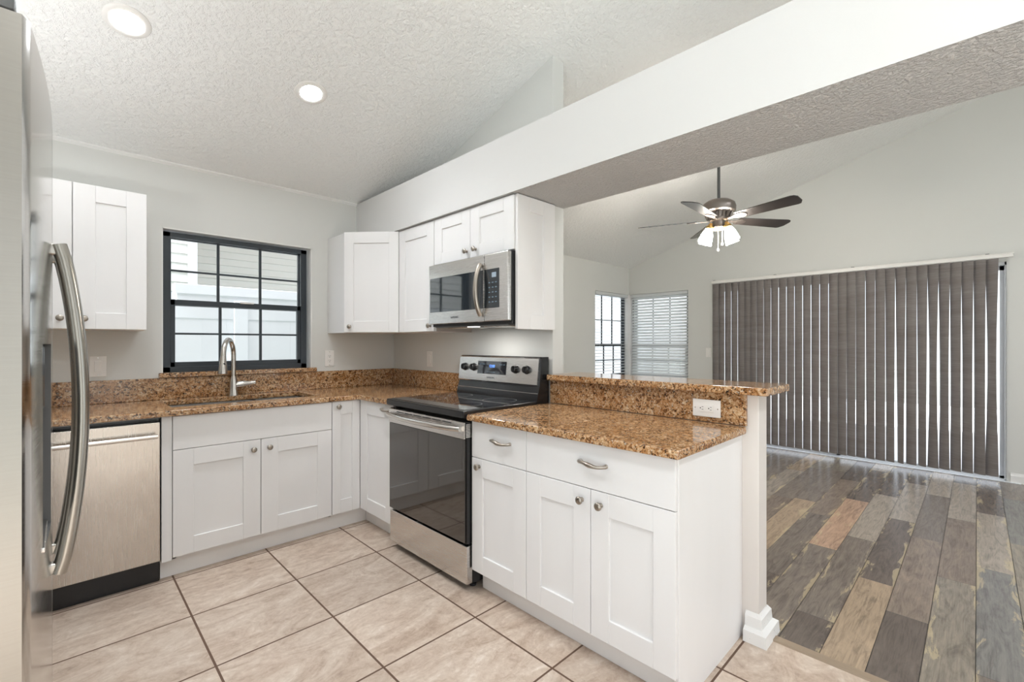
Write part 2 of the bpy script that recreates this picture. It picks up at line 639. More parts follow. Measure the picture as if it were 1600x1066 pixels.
# far wall with corner window and patio door
DY0, DY1, DZ = -3.905, -1.26, 2.055
mb = MB()
mb.box(XF, XF + .13, -.86, LY, 0, .76, m='wall')
mb.box(XF, XF + .13, DY1, -.86, 0, DZ, m='wall')
mb.box(XF, XF + .13, YB, DY0, 0, DZ, m='wall')
mb.box(XF, XF + .13, -.86, LY + .13, 2.04, DZ, m='wall')
mb.prism([(LY + .13, DZ), (LY + .13, cz(LY + .13) + .03), (RIDGE, cz(RIDGE) + .03), (YB, cz(YB) + .03), (YB, DZ)], 'x', XF, XF + .13, m='wall')
struct(mb.build('wall_far', smooth=0))
# walls behind the camera, with unseen openings added to let daylight in
mb = MB()
mb.box(XL - .1, XL, -2.85, .14, 0, 2.5, m='wall')
mb.box(XL - .1, XL, -4.20, -4.10, 0, 2.5, m='wall')
mb.box(XL - .1, XL, YB, -6.65, 0, 2.5, m='wall')
mb.prism([(.14, 2.5), (YB, 2.5), (YB, cz(YB) + .03), (RIDGE, cz(RIDGE) + .03), (.14, 2.53)], 'x', XL - .1, XL, m='wall')
struct(mb.build('wall_kitchen_side', smooth=0))
struct(MB().box(-5.1, XL - .1, -4.35, -2.55, 2.55, 2.65, m='white_trim').build('roof_added_sun_shade', smooth=0))  # unseen roof added to keep direct sun out of the side opening
OPN = [(-2.4, -1.2), (.6, 3.8)]
bx = [(XL - .1, OPN[0][0]), (OPN[0][1], OPN[1][0]), (OPN[1][1], XF + .13)]
wall_boxes('wall_back', [(a, b, YB - .12, YB, 0, 2.35) for a, b in bx] + [(XL - .1, XF + .13, YB - .12, YB, 2.35, cz(YB) + .05)])
struct(MB().box(-30, 30, -30, 30, -.3, -.13, m='ground').build('ground', smooth=0))

struct(MB().box(XF + .14, XF + 7, -9, .2, -.13, -.03, m='white_trim').build('ground_patio', smooth=0))
struct(MB().box(-12, XL - .12, -9, -1.5, -.13, -.06, m='siding').build('ground_added_bounce', smooth=0))  # unseen pale slab added to bounce sunlight in through the side openings
# trims
struct(MB().prism([(0, RZ - .016), (-.016, RZ - .002), (-.016, RZ + .006), (0, RZ + .006)], 'x', XL, -.355, m='white_trim').build('trim_ceiling', smooth=0))
def base_profile(mb, a, b, axis, at, sgn, h=.09):
    """baseboard along axis from a to b, standing on plane `at`, growing towards sgn"""
    p = [(at, 0), (at + sgn * .016, 0), (at + sgn * .016, h * .72), (at + sgn * .009, h * .86), (at + sgn * .006, h), (at, h)]
    mb.prism(p, axis, a, b, m='white_trim')
mb = MB()
base_profile(mb, YB, -3.93, 'y', XF, -1)
struct(mb.build('baseboard_far', smooth=0))
mb = MB()
base_profile(mb, .104, XF, 'x', LY, -1)
struct(mb.build('baseboard_living', smooth=0))
# baseboard wrapped round the knee wall's end
def knee_base():
    mb = MB()
    for h0, h1, d, tp in ((0, .048, .042, .038), (.048, .060, .038, .020), (.060, .102, .018, .015), (.102, .118, .015, .003)):
        def loop(dd, z):
            return [mb.bm.verts.new(p) for p in ((0, -3.0, z), (-dd, -3.0, z), (-dd, KY - dd, z), (.104 + dd, KY - dd, z), (.104 + dd, -1.9, z), (.104, -1.9, z), (.104, KY, z), (0, KY, z))]
        A, B = loop(d, h0), loop(tp, h1)
        F = [mb.bm.faces.new(A[::-1]), mb.bm.faces.new(B)]
        for i in range(8):
            F.append(mb.bm.faces.new((A[i], A[(i + 1) % 8], B[(i + 1) % 8], B[i])))
        bmesh.ops.recalc_face_normals(mb.bm, faces=F)
        mb._fin(F, 'chipped')
    return struct(mb.build('baseboard_knee', smooth=0))
knee_base()

# ---------------------------------------------------------------- windows of the room
def pane(mb, x0, x1, z0, z1, y):
    mb.box(x0, x1, y - .002, y + .002, z0, z1, m='glass')

def sash_window(name, x0, x1, z0, z1, zr, yf, fw=.045, grid=(3, 2), loc=(0, 0, 0), rz=0.0):
    """single-hung window in its own frame; inside face at y = yf, looking out along +y"""
    root = empty(name, None, None, loc, rz)
    struct(root)
    mb = MB()
    d = .07
    for b in ((x0, x0 + fw, z0, z1), (x1 - fw, x1, z0, z1), (x0, x1, z1 - fw * .75, z1), (x0, x1, z0, z0 + fw * .8)):
        mb.box(b[0], b[1], yf, yf + d, b[2], b[3], bev=.003)
    f = mb.build('window_frame', 'sash', root)
    def one_sash(nm, a0, a1, c0, c1, y, sw, bot, top):
        mb = MB()
        for b in ((a0, a0 + sw, c0, c1), (a1 - sw, a1, c0, c1), (a0, a1, c0, c0 + bot), (a0, a1, c1 - top, c1)):
            mb.box(b[0], b[1], y, y + .028, b[2], b[3], bev=.002)
        gx0, gx1, gz0, gz1 = a0 + sw, a1 - sw, c0 + bot, c1 - top
        for i in range(1, grid[0]):
            x = gx0 + (gx1 - gx0) * i / grid[0]
            mb.box(x - .0085, x + .0085, y + .006, y + .020, gz0, gz1)
        for i in range(1, grid[1]):
            z = gz0 + (gz1 - gz0) * i / grid[1]
            mb.box(gx0, gx1, y + .007, y + .019, z - .0065, z + .0065)
        o = mb.build(nm, 'sash', root)
        g = MB()
        pane(g, gx0 - .004, gx1 + .004, gz0 - .004, gz1 + .004, y + .013)
        g.build('pane', None, o)
    one_sash('upper_sash', x0 + fw * .8, x1 - fw * .8, zr - .02, z1 - fw * .55, yf + .037, .016, .028, .014)
    one_sash('lower_sash', x0 + fw * .8, x1 - fw * .8, z0 + fw * .6, zr + .02, yf + .006, .034, .040, .038)
    return root

w1 = sash_window('window_1', WX0 + .008, WX1 - .022, 1.098, WZ1 - .018, 1.565, .045)
# latch on the meeting rail
MB().box(-1.225, -1.135, .030, .052, 1.578, 1.592, bev=.004).build('sash_lock', 'white_trim', w1)
# white returns round the opening
mb = MB()
mb.box(WX0, WX0 + .006, .001, .14, WZ0, WZ1)
mb.box(WX1 - .006, WX1, .001, .14, WZ0, WZ1)
mb.box(WX0, WX1, .001, .14, WZ1 - .008, WZ1)
struct(mb.build('window_reveal', 'white_trim', smooth=0))
sill = MB().box(WX0 - .018, WX1 + .03, -.034, .075, 1.068, 1.099, bev=.004).build('window_sill', 'granite')
struct(sill)

# corner window of the living room, two lights meeting at a white post
sash_window('window_2', 3.231, XF + .02, .76, 2.04, 1.265, LY + .065, .05, grid=(3, 2))
struct(MB().box(XF - .018, XF + .13, LY - .018, LY + .13, .76, 2.04, bev=.003).build('window_post', 'white_trim'))
# the other light, in the far wall: local x runs towards -Y
sash_window('window_3', .02, .937, .76, 2.04, 1.265, .065, .05, grid=(3, 2), loc=(XF, LY, 0), rz=-PI / 2)

# ---------------------------------------------------------------- horizontal blinds
def slat_blind(name, label, x0, x1, z0, z1, y, tilt, loc=(0, 0, 0), rz=0.0, ladders=(.12, .88)):
    root = empty(name, label, 'blind', loc, rz, None)
    MB().box(x0, x1, y - .028, y + .028, z1 - .045, z1, bev=.004).build('headrail', 'slat', root)
    MB().box(x0 + .004, x1 - .004, y - .024, y + .024, z0, z0 + .022, bev=.004).build('bottom_rail', 'slat', root)
    mb = MB()
    n = int((z1 - .06 - z0 - .03) / .0435)
    c, s_ = math.cos(tilt) * .0245, math.sin(tilt) * .0245
    for k in range(n + 1):
        z = z1 - .066 - k * .0435
        mb.prism([(y - c, z - s_), (y - c * .3, z - s_ * .3 + .003), (y + c * .3, z + s_ * .3 + .003), (y + c, z + s_), (y + c, z + s_ + .0022), (y - c, z - s_ + .0022)], 'x', x0 + .006, x1 - .006)
    mb.build('slats', 'slat', root)
    for f in ladders:
        x = x0 + (x1 - x0) * f
        mb = MB()
        for yy in (y - .026, y + .026):
            mb.tube([(x, yy, z0 + .02), (x, yy, z1 - .04)], .0012, 5)
        for k in range(n + 1):
            z = z1 - .070 - k * .0435
            mb.tube([(x, y - .026, z), (x, y + .026, z)], .0006, 4)
        mb.build('ladder_cord', 'slat', root)
    return root
slat_blind('horizontal_blind', 'white slatted blind with open slats over the dark-framed corner window', 3.245, XF - .03, .765, 2.036, LY - .0 + .03, math.radians(4))
b2 = slat_blind('horizontal_blind', 'white slatted blind with tilted closed slats on the corner window beside the patio door', .028, .93, .765, 2.036, .03, math.radians(48), loc=(XF, LY, 0), rz=-PI / 2)
MB().tube([(.10, -.005, 2.0), (.10, -.008, 1.36)], .004, 8).build('tilt_wand', 'slat', b2)

# ---------------------------------------------------------------- patio door and its vertical blind
d1 = struct(empty('door_1', None, None))
mb = MB()
for b in ((DY1 - .03, DY1, 0, DZ), (DY0, DY0 + .012, 0, DZ), (DY0, DY1, DZ - .03, DZ), (DY0, DY1, 0, .012)):
    mb.box(XF + .02, XF + .12, b[0], b[1], b[2], b[3])
mb.build('door_frame', 'vinyl', d1, smooth=0)
mid = (DY0 + DY1) / 2
for k, (a, b, x) in enumerate(((DY1 - .03, mid - .03, XF + .05), (mid + .03, DY0 + .012, XF + .085))):
    lo, hi = min(a, b), max(a, b)
    mb = MB()
    for q in ((lo, lo + .03, .012, DZ - .03), (hi - .03, hi, .012, DZ - .03), (lo, hi, .012, .034), (lo, hi, DZ - .07, DZ - .03)):
        mb.box(x, x + .03, q[0], q[1], q[2], q[3])
    p_ = mb.build('sliding_panel', 'vinyl', d1, smooth=0)
    MB().box(x + .013, x + .017, lo + .028, hi - .028, .032, DZ - .068, m='glass').build('pane', None, p_)
struct(MB().box(XF - .035, XF + .02, DY0 - .09, DY1, 0, .007, bev=.002).build('door_track', 'vinyl'))

VX = XF - .075
vb = empty('vertical_blind', 'long grey-brown vertical blind covering the patio door', 'blind', (VX, 0, 0))
mb = MB()
mb.box(-.028, .028, -3.945, -1.225, 2.082, 2.118, bev=.004)
mb.box(-.034, .034, -3.950, -1.222, 2.112, 2.122, bev=.002)
mb.build('headrail', 'plastic', vb)
for y in (-1.25, -1.98, -2.75, -3.78):
    MB().box(-.004, .075, y - .014, y + .014, 2.120, 2.132, bev=.003).build('bracket', 'dgrey', vb)
vy = [-1.2299, -1.3084, -1.3885, -1.4701, -1.5502, -1.6316, -1.6973, -1.7731, -1.8557, -1.9365, -2.021, -2.1063, -2.1897, -2.2738, -2.3584, -2.4435, -2.529, -2.6147, -2.6963, -2.7781, -2.8623, -2.9486, -3.0287, -3.1129, -3.1968, -3.2806, -3.3622, -3.4436, -3.5246, -3.6053, -3.6871, -3.77, -3.8476]   # joints between vanes, metres along the wall
rv = random.Random(11)
spread_ = {20: (.05, .2), 22: (.10, .30), 23: (.08, .62), 25: (.08, .42), 26: (.50, .10), 27: (.34, .2), 28: (.2, .18), 29: (.28, .2), 30: (.2, .15), 31: (.62, -.1)}
for k in range(32):
    yc = (vy[k] + vy[k + 1]) / 2
    w = .0455
    f = k / 31
    a_top = -math.radians(16 + 5 * f + (5 if k in (1, 5) else 0)) + rv.uniform(-.03, .03)
    tw = spread_.get(k, (0, rv.uniform(-.03, .12)))
    mb = MB()
    rows = []
    nz, nx = 14, 6
    for side in (0, 1):
        g = []
        for i in range(nz + 1):
            tz = i / nz
            z = 2.078 - tz * (2.078 - .050)
            ang = a_top - tw[0] * math.sin(PI * tz) - tw[1] * tz
            r = []
            for j in range(nx + 1):
                sx = (j / nx - .5) * 2 * w
                bow = -.011 * (1 - (2 * j / nx - 1) ** 2) + side * .0012
                r.append(mb.bm.verts.new((sx * math.sin(ang) + bow * math.cos(ang), yc - sx * math.cos(ang) + bow * math.sin(ang), z)))
            g.append(r)
        rows.append(g)
    fs = []
    for side in (0, 1):
        g = rows[side]
        for i in range(nz):
            for j in range(nx):
                q = (g[i][j], g[i][j + 1], g[i + 1][j + 1], g[i + 1][j])
                fs.append(mb.bm.faces.new(q if side else q[::-1]))
    for i in range(nz):
        for j in (0, nx):
            a, b = rows[0][i][j], rows[0][i + 1][j]
            c, d = rows[1][i + 1][j], rows[1][i][j]
            fs.append(mb.bm.faces.new((a, b, c, d)))
    bmesh.ops.recalc_face_normals(mb.bm, faces=fs)
    mb._fin(fs, 'vane')
    v = mb.build('vane', None, vb, smooth=60)
    MB().box(-.006, .006, yc - .008, yc + .008, 2.066, 2.086, bev=.002).build('vane_clip', 'plastic', v)

# ---------------------------------------------------------------- cabinet helpers
DF = .635            # front of the doors, measured from the wall
CT, CU = .927, .895  # counter top and its underside
DB, HD = .118, .705  # bottom of the doors, bottom of the drawers

def shaker(mb, x0, x1, z0, z1, y, t=.02, st=.095, rl=.092, m='cab'):
    b = .0016
    mb.box(x0, x0 + st, y, y + t, z0, z1, bev=b, m=m, seg=1)
    mb.box(x1 - st, x1, y, y + t, z0, z1, bev=b, m=m, seg=1)
    mb.box(x0 + st, x1 - st, y, y + t, z0, z0 + rl, bev=b, m=m, seg=1)
    mb.box(x0 + st, x1 - st, y, y + t, z1 - rl, z1, bev=b, m=m, seg=1)
    mb.box(x0 + st - .004, x1 - st + .004, y + .009, y + t - .002, z0 + rl - .004, z1 - rl + .004, m=m)
    return mb

def knob(parent, x, y, z, k=1.0):
    mb = MB()
    mb.lathe([(.0095 * k, 0), (.0095 * k, .0025), (.0055 * k, .005), (.0052 * k, .013), (.011 * k, .017), (.0162 * k, .021), (.0165 * k, .025), (.013 * k, .029), (.006 * k, .0305)], (x, y, z), (0, -1, 0), 18)
    return mb.build('knob', 'nickel', parent, 45)

def pull(parent, x, y, z, L=.13):
    mb = MB()
    pts, rs = [], []
    for i in range(15):
        t = i / 14
        px = x + (t - .5) * L
        out = .010 + .024 * math.sin(PI * t) ** .6
        pts.append((px, y - out, z + .004 * math.sin(2 * PI * t)))
        rs.append(.0064 + .0034 * math.exp(-((t - .5) / .16) ** 2) + .0014 * math.exp(-(min(t, 1 - t) / .06) ** 2))
    mb.tube(pts, rs, 10)
    for sx in (-1, 1):
        mb.lathe([(.0085, 0), (.0085, .003), (.006, .005), (.0055, .013)], (x + sx * L * .47, y, z), (0, -1, 0), 12)
    return mb.build('pull', 'nickel', parent, 45)

def door(parent, x0, x1, z0, z1, y, kn=None, st=.095, rl=.092, g=.0016):
    mb = MB()
    shaker(mb, x0 + g, x1 - g, z0 + g, z1 - g, y, .02, st, rl)
    o = mb.build('door', None, parent, 0)
    if kn:
        knob(o, kn[0], y, kn[1])
    return o

def slab(parent, name, x0, x1, z0, z1, y, pl=None, g=.0016):
    mb = MB().box(x0 + g, x1 - g, y, y + .02, z0 + g, z1 - g, bev=.0016, m='cab', seg=1)
    o = mb.build(name, None, parent, 0)
    if pl:
        pull(o, pl[0], y, pl[1])
    return o

# ---------------------------------------------------------------- base cabinets
# sink base (window run; world x = local x)
sk = empty('sink_cabinet', 'white shaker sink base cabinet under the window, two doors below a plain false front', 'cabinet')
mb = MB()
X0, X1, XM = -1.7186, -.838, -1.278
mb.box(X0, X0 + .018, -DF + .021, -.004, .105, CU)
mb.box(X1 - .018, X1, -DF + .021, -.004, .105, CU)
mb.box(X0, X1, -DF + .021, -.004, .105, .123)
mb.box(X0, X1, -.02, -.004, .105, .6)
mb.build('carcass', 'cab', sk, 0)
slab(sk, 'false_front', X0, X1, HD, CU - .002, -DF)
door(sk, X0, XM, DB, HD, -DF, (-1.322, .648))
door(sk, XM, X1, DB, HD, -DF, (-1.232, .650))
# filler between dishwasher and sink base
tag(MB().box(-1.766, X0 - .001, -DF + .006, -.02, .1046, CU, bev=.001, seg=1).build('filler_strip', 'cab', None, 0), 'narrow white filler strip standing between dishwasher and sink cabinet', 'panel')

# corner base with two leaf doors
cb = empty('corner_cabinet', 'white corner base cabinet with two narrow leaf doors under the corner worktop', 'cabinet')
mb = MB()
mb.prism([(X1 + .001, -DF + .021), (X1 + .001, -.004), (-.004, -.004), (-.004, -1.090), (-DF + .021, -1.090), (-DF + .021, -DF + .021)], 'z', .105, CU, m='cab')
mb.build('carcass', None, cb, 0)
door(cb, X1 + .001, -DF, DB, CU - .002, -DF, (-.797, .856), st=.058)
dd = MB()
shaker(dd, .0015, .4535, DB + .0015, CU - .004, 0, .02, .10, .092)
dob = dd.build('door', None, cb, 0)
dob.location = (-DF, -DF, 0)
dob.rotation_euler = (0, 0, -PI / 2)
pull(dob, .375, 0, .858, .11)

# toe kicks
tag(MB().box(-1.7655, -.5625, -.575, -.558, 0, .1045, bev=.001, seg=1).build('toe_kick', 'toe', None, 0), 'pale grey toe board at floor level under the sink cabinet', 'toe kick')
tag(MB().box(-.562, -.545, -1.092, -.558, 0, .1045, bev=.001, seg=1).build('toe_kick', 'toe', None, 0), 'short toe board between the corner cabinet and the range', 'toe kick')
tag(MB().box(-.562, -.545, -2.962, -1.880, 0, .105, bev=.001, seg=1).build('toe_kick', 'toe', None, 0), 'long toe board at floor level under the peninsula drawers and doors', 'toe kick')

# peninsula cabinets: local x runs towards the viewer, front at y = -DF
def stove_run(name, label, cat, y0, group=None):
    return empty(name, label, cat, (0, y0, 0), -PI / 2, group)
def base_unit(root, w):
    mb = MB()
    mb.box(.0005, .018, -DF + .021, -.004, .105, CU)
    mb.box(w - .018, w - .0005, -DF + .021, -.004, .105, CU)
    mb.box(.018, w - .018, -DF + .021, -.004, .105, .123)
    mb.box(.018, w - .018, -DF + .021, -.03, CU - .02, CU)
    mb.box(.018, w - .018, -.02, -.004, .123, CU - .02)
    return mb.build('carcass', 'cab', root, 0)
c1 = stove_run('drawer_cabinet', 'narrow white base cabinet beside the range with one drawer and one door', 'cabinet', -1.876)
base_unit(c1, .390)
slab(c1, 'drawer', .0, .390, HD, CU - .002, -DF, (.224, .813))
door(c1, 0, .390, DB, HD, -DF, (.062, .664), st=.085)
c2 = stove_run('drawer_cabinet', 'wide white base cabinet at the open peninsula end, one drawer over two doors', 'cabinet', -2.266)
base_unit(c2, .700)
slab(c2, 'drawer', 0, .717, HD, CU - .002, -DF, (.372, .810))
door(c2, 0, .3576, DB, HD, -DF, (.316, .654), st=.085)
door(c2, .3576, .717, DB, HD, -DF, (.408, .652), st=.085)
tag(MB().box(-DF + .021, -.001, -2.984, -2.967, 0, CU, bev=.001, seg=1).build('end_panel', 'cab', None, 0), 'plain white panel closing the open end of the peninsula cabinets', 'panel')

# ---------------------------------------------------------------- worktops
def rim(z0, z1):
    return lambda c, d: abs(c.z - z1) < 1e-4 or abs(c.z - z0) < 1e-4
def slab_with_hole():
    """L-shaped top with the sink cut-out, built as a grid of plates"""
    mb = MB()
    xs = [-2.60, -1.700, -.880, -.66, -.001]
    ys = [-1.090, -.658, -.500, -.115, -.001]
    bm = mb.bm
    inside = lambda i, j: (j >= 1 or i == 3) and not (i == 1 and j == 2)
    V = {}
    def vt(i, j, z):
        k = (i, j, z)
        if k not in V:
            V[k] = bm.verts.new((xs[i], ys[j], z))
        return V[k]
    F = []
    for i in range(4):
        for j in range(4):
            if not inside(i, j):
                continue
            F.append(bm.faces.new([vt(a, b, CT) for a, b in ((i, j), (i + 1, j), (i + 1, j + 1), (i, j + 1))]))
            F.append(bm.faces.new([vt(a, b, CU) for a, b in ((i, j), (i, j + 1), (i + 1, j + 1), (i + 1, j))]))
            for (di, dj, e) in ((-1, 0, ((i, j + 1), (i, j))), (1, 0, ((i + 1, j), (i + 1, j + 1))), (0, -1, ((i, j), (i + 1, j))), (0, 1, ((i + 1, j + 1), (i, j + 1)))):
                ii, jj = i + di, j + dj
                if not (0 <= ii < 4 and 0 <= jj < 4 and inside(ii, jj)):
                    (a, b) = e
                    F.append(bm.faces.new((vt(*a, CU), vt(*b, CU), vt(*b, CT), vt(*a, CT))))
    bmesh.ops.recalc_face_normals(bm, faces=F)
    es = [e for e in bm.edges if len(e.link_faces) == 2 and e.calc_face_angle(0) > .5 and abs(e.verts[0].co.z - e.verts[1].co.z) < 1e-5]
    bmesh.ops.bevel(bm, geom=es, offset=.006, segments=2, profile=.5, affect='EDGES', clamp_overlap=True)
    mb.bevelled = True
    return mb.build('worktop', 'granite')
tag(slab_with_hole(), 'long speckled gold granite worktop round the corner, cut out for the sink', 'worktop')
tag(MB().box(-.672, -.021, -3.010, -1.876, CU, CT, bev=.008).build('worktop', 'granite'), 'brown granite peninsula worktop between the range and its open end', 'worktop')
tag(MB().box(-.062, .262, -3.103, -1.888, 1.0685, 1.103, bev=.006).build('bar_top', 'granite'), 'raised narrow granite bar top resting on the knee wall', 'bar top')
tag(MB().box(-.020, -.001, -3.006, -1.880, CT + .0005, 1.068, bev=.002, seg=1).build('backsplash', 'granite', None, 0), 'tall granite splash strip below the raised bar, with a sideways socket', 'backsplash')
tag(MB().box(-2.60, -.021, -.020, -.001, CT + .0005, 1.066, bev=.002, seg=1).build('backsplash', 'granite', None, 0), 'long granite splash strip below the kitchen window behind the tap', 'backsplash')
tag(MB().box(-.020, -.001, -1.088, -.001, CT + .0005, 1.066, bev=.002, seg=1).build('backsplash', 'granite', None, 0), 'short granite splash strip in the corner beside the range back panel', 'backsplash')

# ---------------------------------------------------------------- sink and tap
sn = empty('kitchen_sink', 'undermounted stainless double-bowl sink in the granite worktop', 'sink', (-1.290, -.3075, CU))
def bowl(x0, x1, y0, y1, dz):
    mb = MB()
    t = .003
    mb.box(x0, x1, y0, y1, -dz - t, -dz)
    mb.box(x0, x0 + t, y0, y1, -dz, -.001)
    mb.box(x1 - t, x1, y0, y1, -dz, -.001)
    mb.box(x0 + t, x1 - t, y0, y0 + t, -dz, -.001)
    mb.box(x0 + t, x1 - t, y1 - t, y1, -dz, -.001)
    b = mb.build('bowl', 'steel', sn, 0)
    MB().lathe([(.05, 0), (.05, .003), (.035, .004), (.02, .001)], ((x0 + x1) / 2, (y0 + y1) / 2, -dz), (0, 0, 1), 20).build('drain', 'nickel', b)
bowl(-.405, .085, -.188, .188, .19)
bowl(.115, .405, -.188, .188, .15)
MB().box(.086, .114, -.188, .188, -.03, -.004, bev=.004).build('divider', 'steel', sn)

fc = empty('faucet', 'brushed nickel gooseneck tap with side lever behind the sink', 'tap', (-1.293, -.068, CT))
MB().lathe([(.034, 0), (.034, .004), (.031, .012), (.028, .05), (.025, .10), (.0175, .135)], (0, 0, 0), (0, 0, 1), 24).build('base', 'faucet', fc, 50)
pts = [(0, 0, .11), (0, 0, .20), (0, 0, .28)]
R_ = .092
dirx, diry = -.52, -.854
for i in range(1, 13):
    a = PI * i / 12
    o_ = R_ * (1 - math.cos(a))
    pts.append((dirx * o_, diry * o_, .28 + R_ * 1.18 * math.sin(a)))
MB().tube(pts, .0155, 14).build('spout', 'faucet', fc, 60)
e_ = Vector(pts[-1])
hd_ = MB()
hd_.lathe([(.0165, 0), (.018, .02), (.022, .05), (.027, .10), (.027, .118), (.023, .120)], e_, (dirx * .10, diry * .10, -1), 20)
sh = hd_.build('spray_head', 'faucet', fc, 50)
MB().box(e_.x - .006, e_.x + .006, e_.y - .027, e_.y - .020, e_.z - .075, e_.z - .045, bev=.002).build('spray_button', 'black_mt', sh)
lv = MB()
lv.lathe([(.024, 0), (.0245, .045), (.023, .060), (.019, .075), (.015, .095), (.0135, .125), (.016, .130)], (.006, 0, .072), (1, -.12, .10), 20)
lv.build('lever', 'faucet', fc, 50)

# ---------------------------------------------------------------- dishwasher
dw = empty('dishwasher', 'stainless dishwasher with a bar handle beside the sink cabinet', 'dishwasher', (-1.769, 0, 0))
MB().box(-.610, -.001, -.585, -.03, .012, .868).build('body', 'black_mt', dw, 0)
dwd = MB().box(-.607, -.004, -DF - .006, -.586, .122, .868, bev=.004).build('door', 'steel_dw', dw)
MB().tube([(-.580, -DF - .052, .800), (-.020, -DF - .052, .800)], .0115, 14).build('handle', 'handle_lt', dwd, 50)
for x in (-.555, -.045):
    MB().lathe([(.008, 0), (.008, .045)], (x, -DF - .007, .800), (0, -1, 0), 12).build('handle_mount', 'handle_lt', dwd, 50)
MB().box(-.609, -.002, -.584, -.560, .869, .8875).build('control_edge', 'black', dw, 0)
MB().box(-.609, -.002, -.600, -.570, .003, .116, bev=.002).build('toe_panel', 'black', dw, 0)
tag(MB().box(-2.60, -1.7675, -.618, -.55, .8885, CU - .0005).build('filler_rail', 'cab', None, 0), 'thin white rail under the worktop above the dishwasher', 'rail')

# ---------------------------------------------------------------- refrigerator (front faces +x)
fr = empty('refrigerator', 'tall stainless side-by-side refrigerator with a bowed handle and dispenser', 'refrigerator', (-2.26, -2.25, 0))
FW = .46
MB().box(-.68, -.02, -FW + .012, FW - .012, .02, 1.765, bev=.006).build('body', 'dgrey', fr)
def fdoor(y0, y1, z0, z1, hole=None):
    """door bowed outward along y, with rounded outer edges"""
    mb = MB()
    N = 28
    prof = []
    for i in range(N + 1):
        t = i / N
        y = y0 + (y1 - y0) * t
        x = .094 - .022 * (y / FW) ** 2
        e = min(y - y0, y1 - y)
        outer = (abs(y0) > .3 and y - y0 < .014) or (abs(y1) > .3 and y1 - y < .014)
        r = .006
        if e < r:
            x -= r - math.sqrt(max(0, r * r - (r - e) ** 2))
        prof.append((x, y))
    for k, (a, b) in enumerate(((z0, z1),)):
        pass
    def band(za, zb, keep):
        pf = [p for p in prof if keep(p[1])]
        poly = [(-.012, pf[0][1])] + pf + [(-.012, pf[-1][1])]
        mb.prism(poly, 'z', za, zb)
    if hole:
        h0, h1, ha, hb = hole
        band(z0, ha, lambda y: True)
        band(hb, z1, lambda y: True)
        band(ha, hb, lambda y: y <= h0 + 1e-6)
        band(ha, hb, lambda y: y >= h1 - 1e-6)
        mb.box(-.012, .02, h0, h1, ha, hb)
    else:
        band(z0, z1, lambda y: True)
    bm = mb.bm
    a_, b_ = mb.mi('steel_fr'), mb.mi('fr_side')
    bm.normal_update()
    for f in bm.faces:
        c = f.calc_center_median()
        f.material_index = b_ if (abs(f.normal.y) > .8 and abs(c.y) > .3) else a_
    if hole:
        d_ = mb.mi('dgrey')
        for f in bm.faces:
            c = f.calc_center_median()
            if ha - .001 <= c.z <= hb + .001 and (abs(f.normal.y) > .8 or abs(f.normal.z) > .8) and abs(c.y) < .3 and c.x < .09:
                f.material_index = d_
    o = mb.build('door', None, fr, 40)
    return o
# near door with the dispenser: its plan grid has samples at the hole's edges
yA, yB_ = -FW, -.003
step = (yB_ - yA) / 28
h0 = yA + step * 10
h1 = yA + step * 22
fd1 = fdoor(yA, yB_, .07, 1.785, (h0, h1, .915, 1.29))
fd2 = fdoor(.003, FW, .07, 1.785)
MB().box(.021, .0865, h0 + .004, h1 - .004, 1.175, 1.286, bev=.003).build('dispenser_panel', 'black_gl', fd1)
MB().box(.020, .024, h0 + .002, h1 - .002, .918, 1.175).build('dispenser_recess', 'dgrey', fd1, 0)
MB().box(.024, .088, h0 + .002, h1 - .002, .916, .926, bev=.002).build('dispenser_tray', 'steel', fd1)
def bow_handle(parent, y, z0, z1):
    mb = MB()
    pts = []
    for i in range(25):
        t = i / 24
        s_ = math.sin(PI * t)
        pts.append((.104 + .036 * s_ ** .75, y, z0 + (z1 - z0) * t))
    mb.tube(pts, .0165, 16, flat=.85)
    for z in (z0 + .012, z1 - .012):
        mb.box(.080, .106, y - .012, y + .012, z - .012, z + .012, bev=.004)
    return mb.build('handle', 'handle', parent, 60)
bow_handle(fd1, -.068, .795, 1.505)
bow_handle(fd2, .068, .795, 1.505)
mb = MB()
mb.box(-.02, .060, -FW - .004, -FW + .06, 1.7855, 1.812, bev=.006)
mb.box(-.01, .034, -FW - .006, -FW - .0005, 1.757, 1.80, bev=.003)
mb.build('hinge_cover', 'dgrey', fr)

# ---------------------------------------------------------------- range (local frame of the stove run)
RW = .776
rg = stove_run('kitchen_range', 'freestanding stainless electric range with black glass top and oven door', 'range', -1.095)
MB().box(.004, RW - .004, -.622, -.03, .035, .900, bev=.002).build('body', 'black', rg)
for x in (.05, RW - .05):
    for y in (-.58, -.08):
        MB().lathe([(.018, 0), (.018, .012), (.010, .014), (.010, .04)], (x, y, 0), (0, 0, 1), 14).build('levelling_foot', 'black_mt', rg)
MB().box(.002, RW - .002, -.662, -.623, .042, .240, bev=.005).build('storage_drawer', 'steel', rg)
od = MB()
od.box(.001, RW - .001, -.660, -.624, .252, .884, bev=.003, m='black')
ovd = od.build('oven_door', None, rg)
MB().box(.004, RW - .012, -.667, -.6605, .256, .792, bev=.002).build('door_glass', 'oven_gl', ovd)
MB().box(.004, RW - .010, -.672, -.6605, .794, .882, bev=.004).build('door_band', 'steel', ovd)
mb = MB()
for k in range(9):
    z = .804 + k * .008
    mb.box(RW - .0012, RW + .0006, -.668, -.630, z, z + .005)
mb.build('side_vent_grille', 'steel', ovd, 0)
mb = MB()
for k in range(6):
    x = .10 + k * .095
    mb.box(x, x + .08, -.6726, -.6715, .866, .871)
mb.build('vent_grille', 'black_mt', ovd, 0)
pts = []
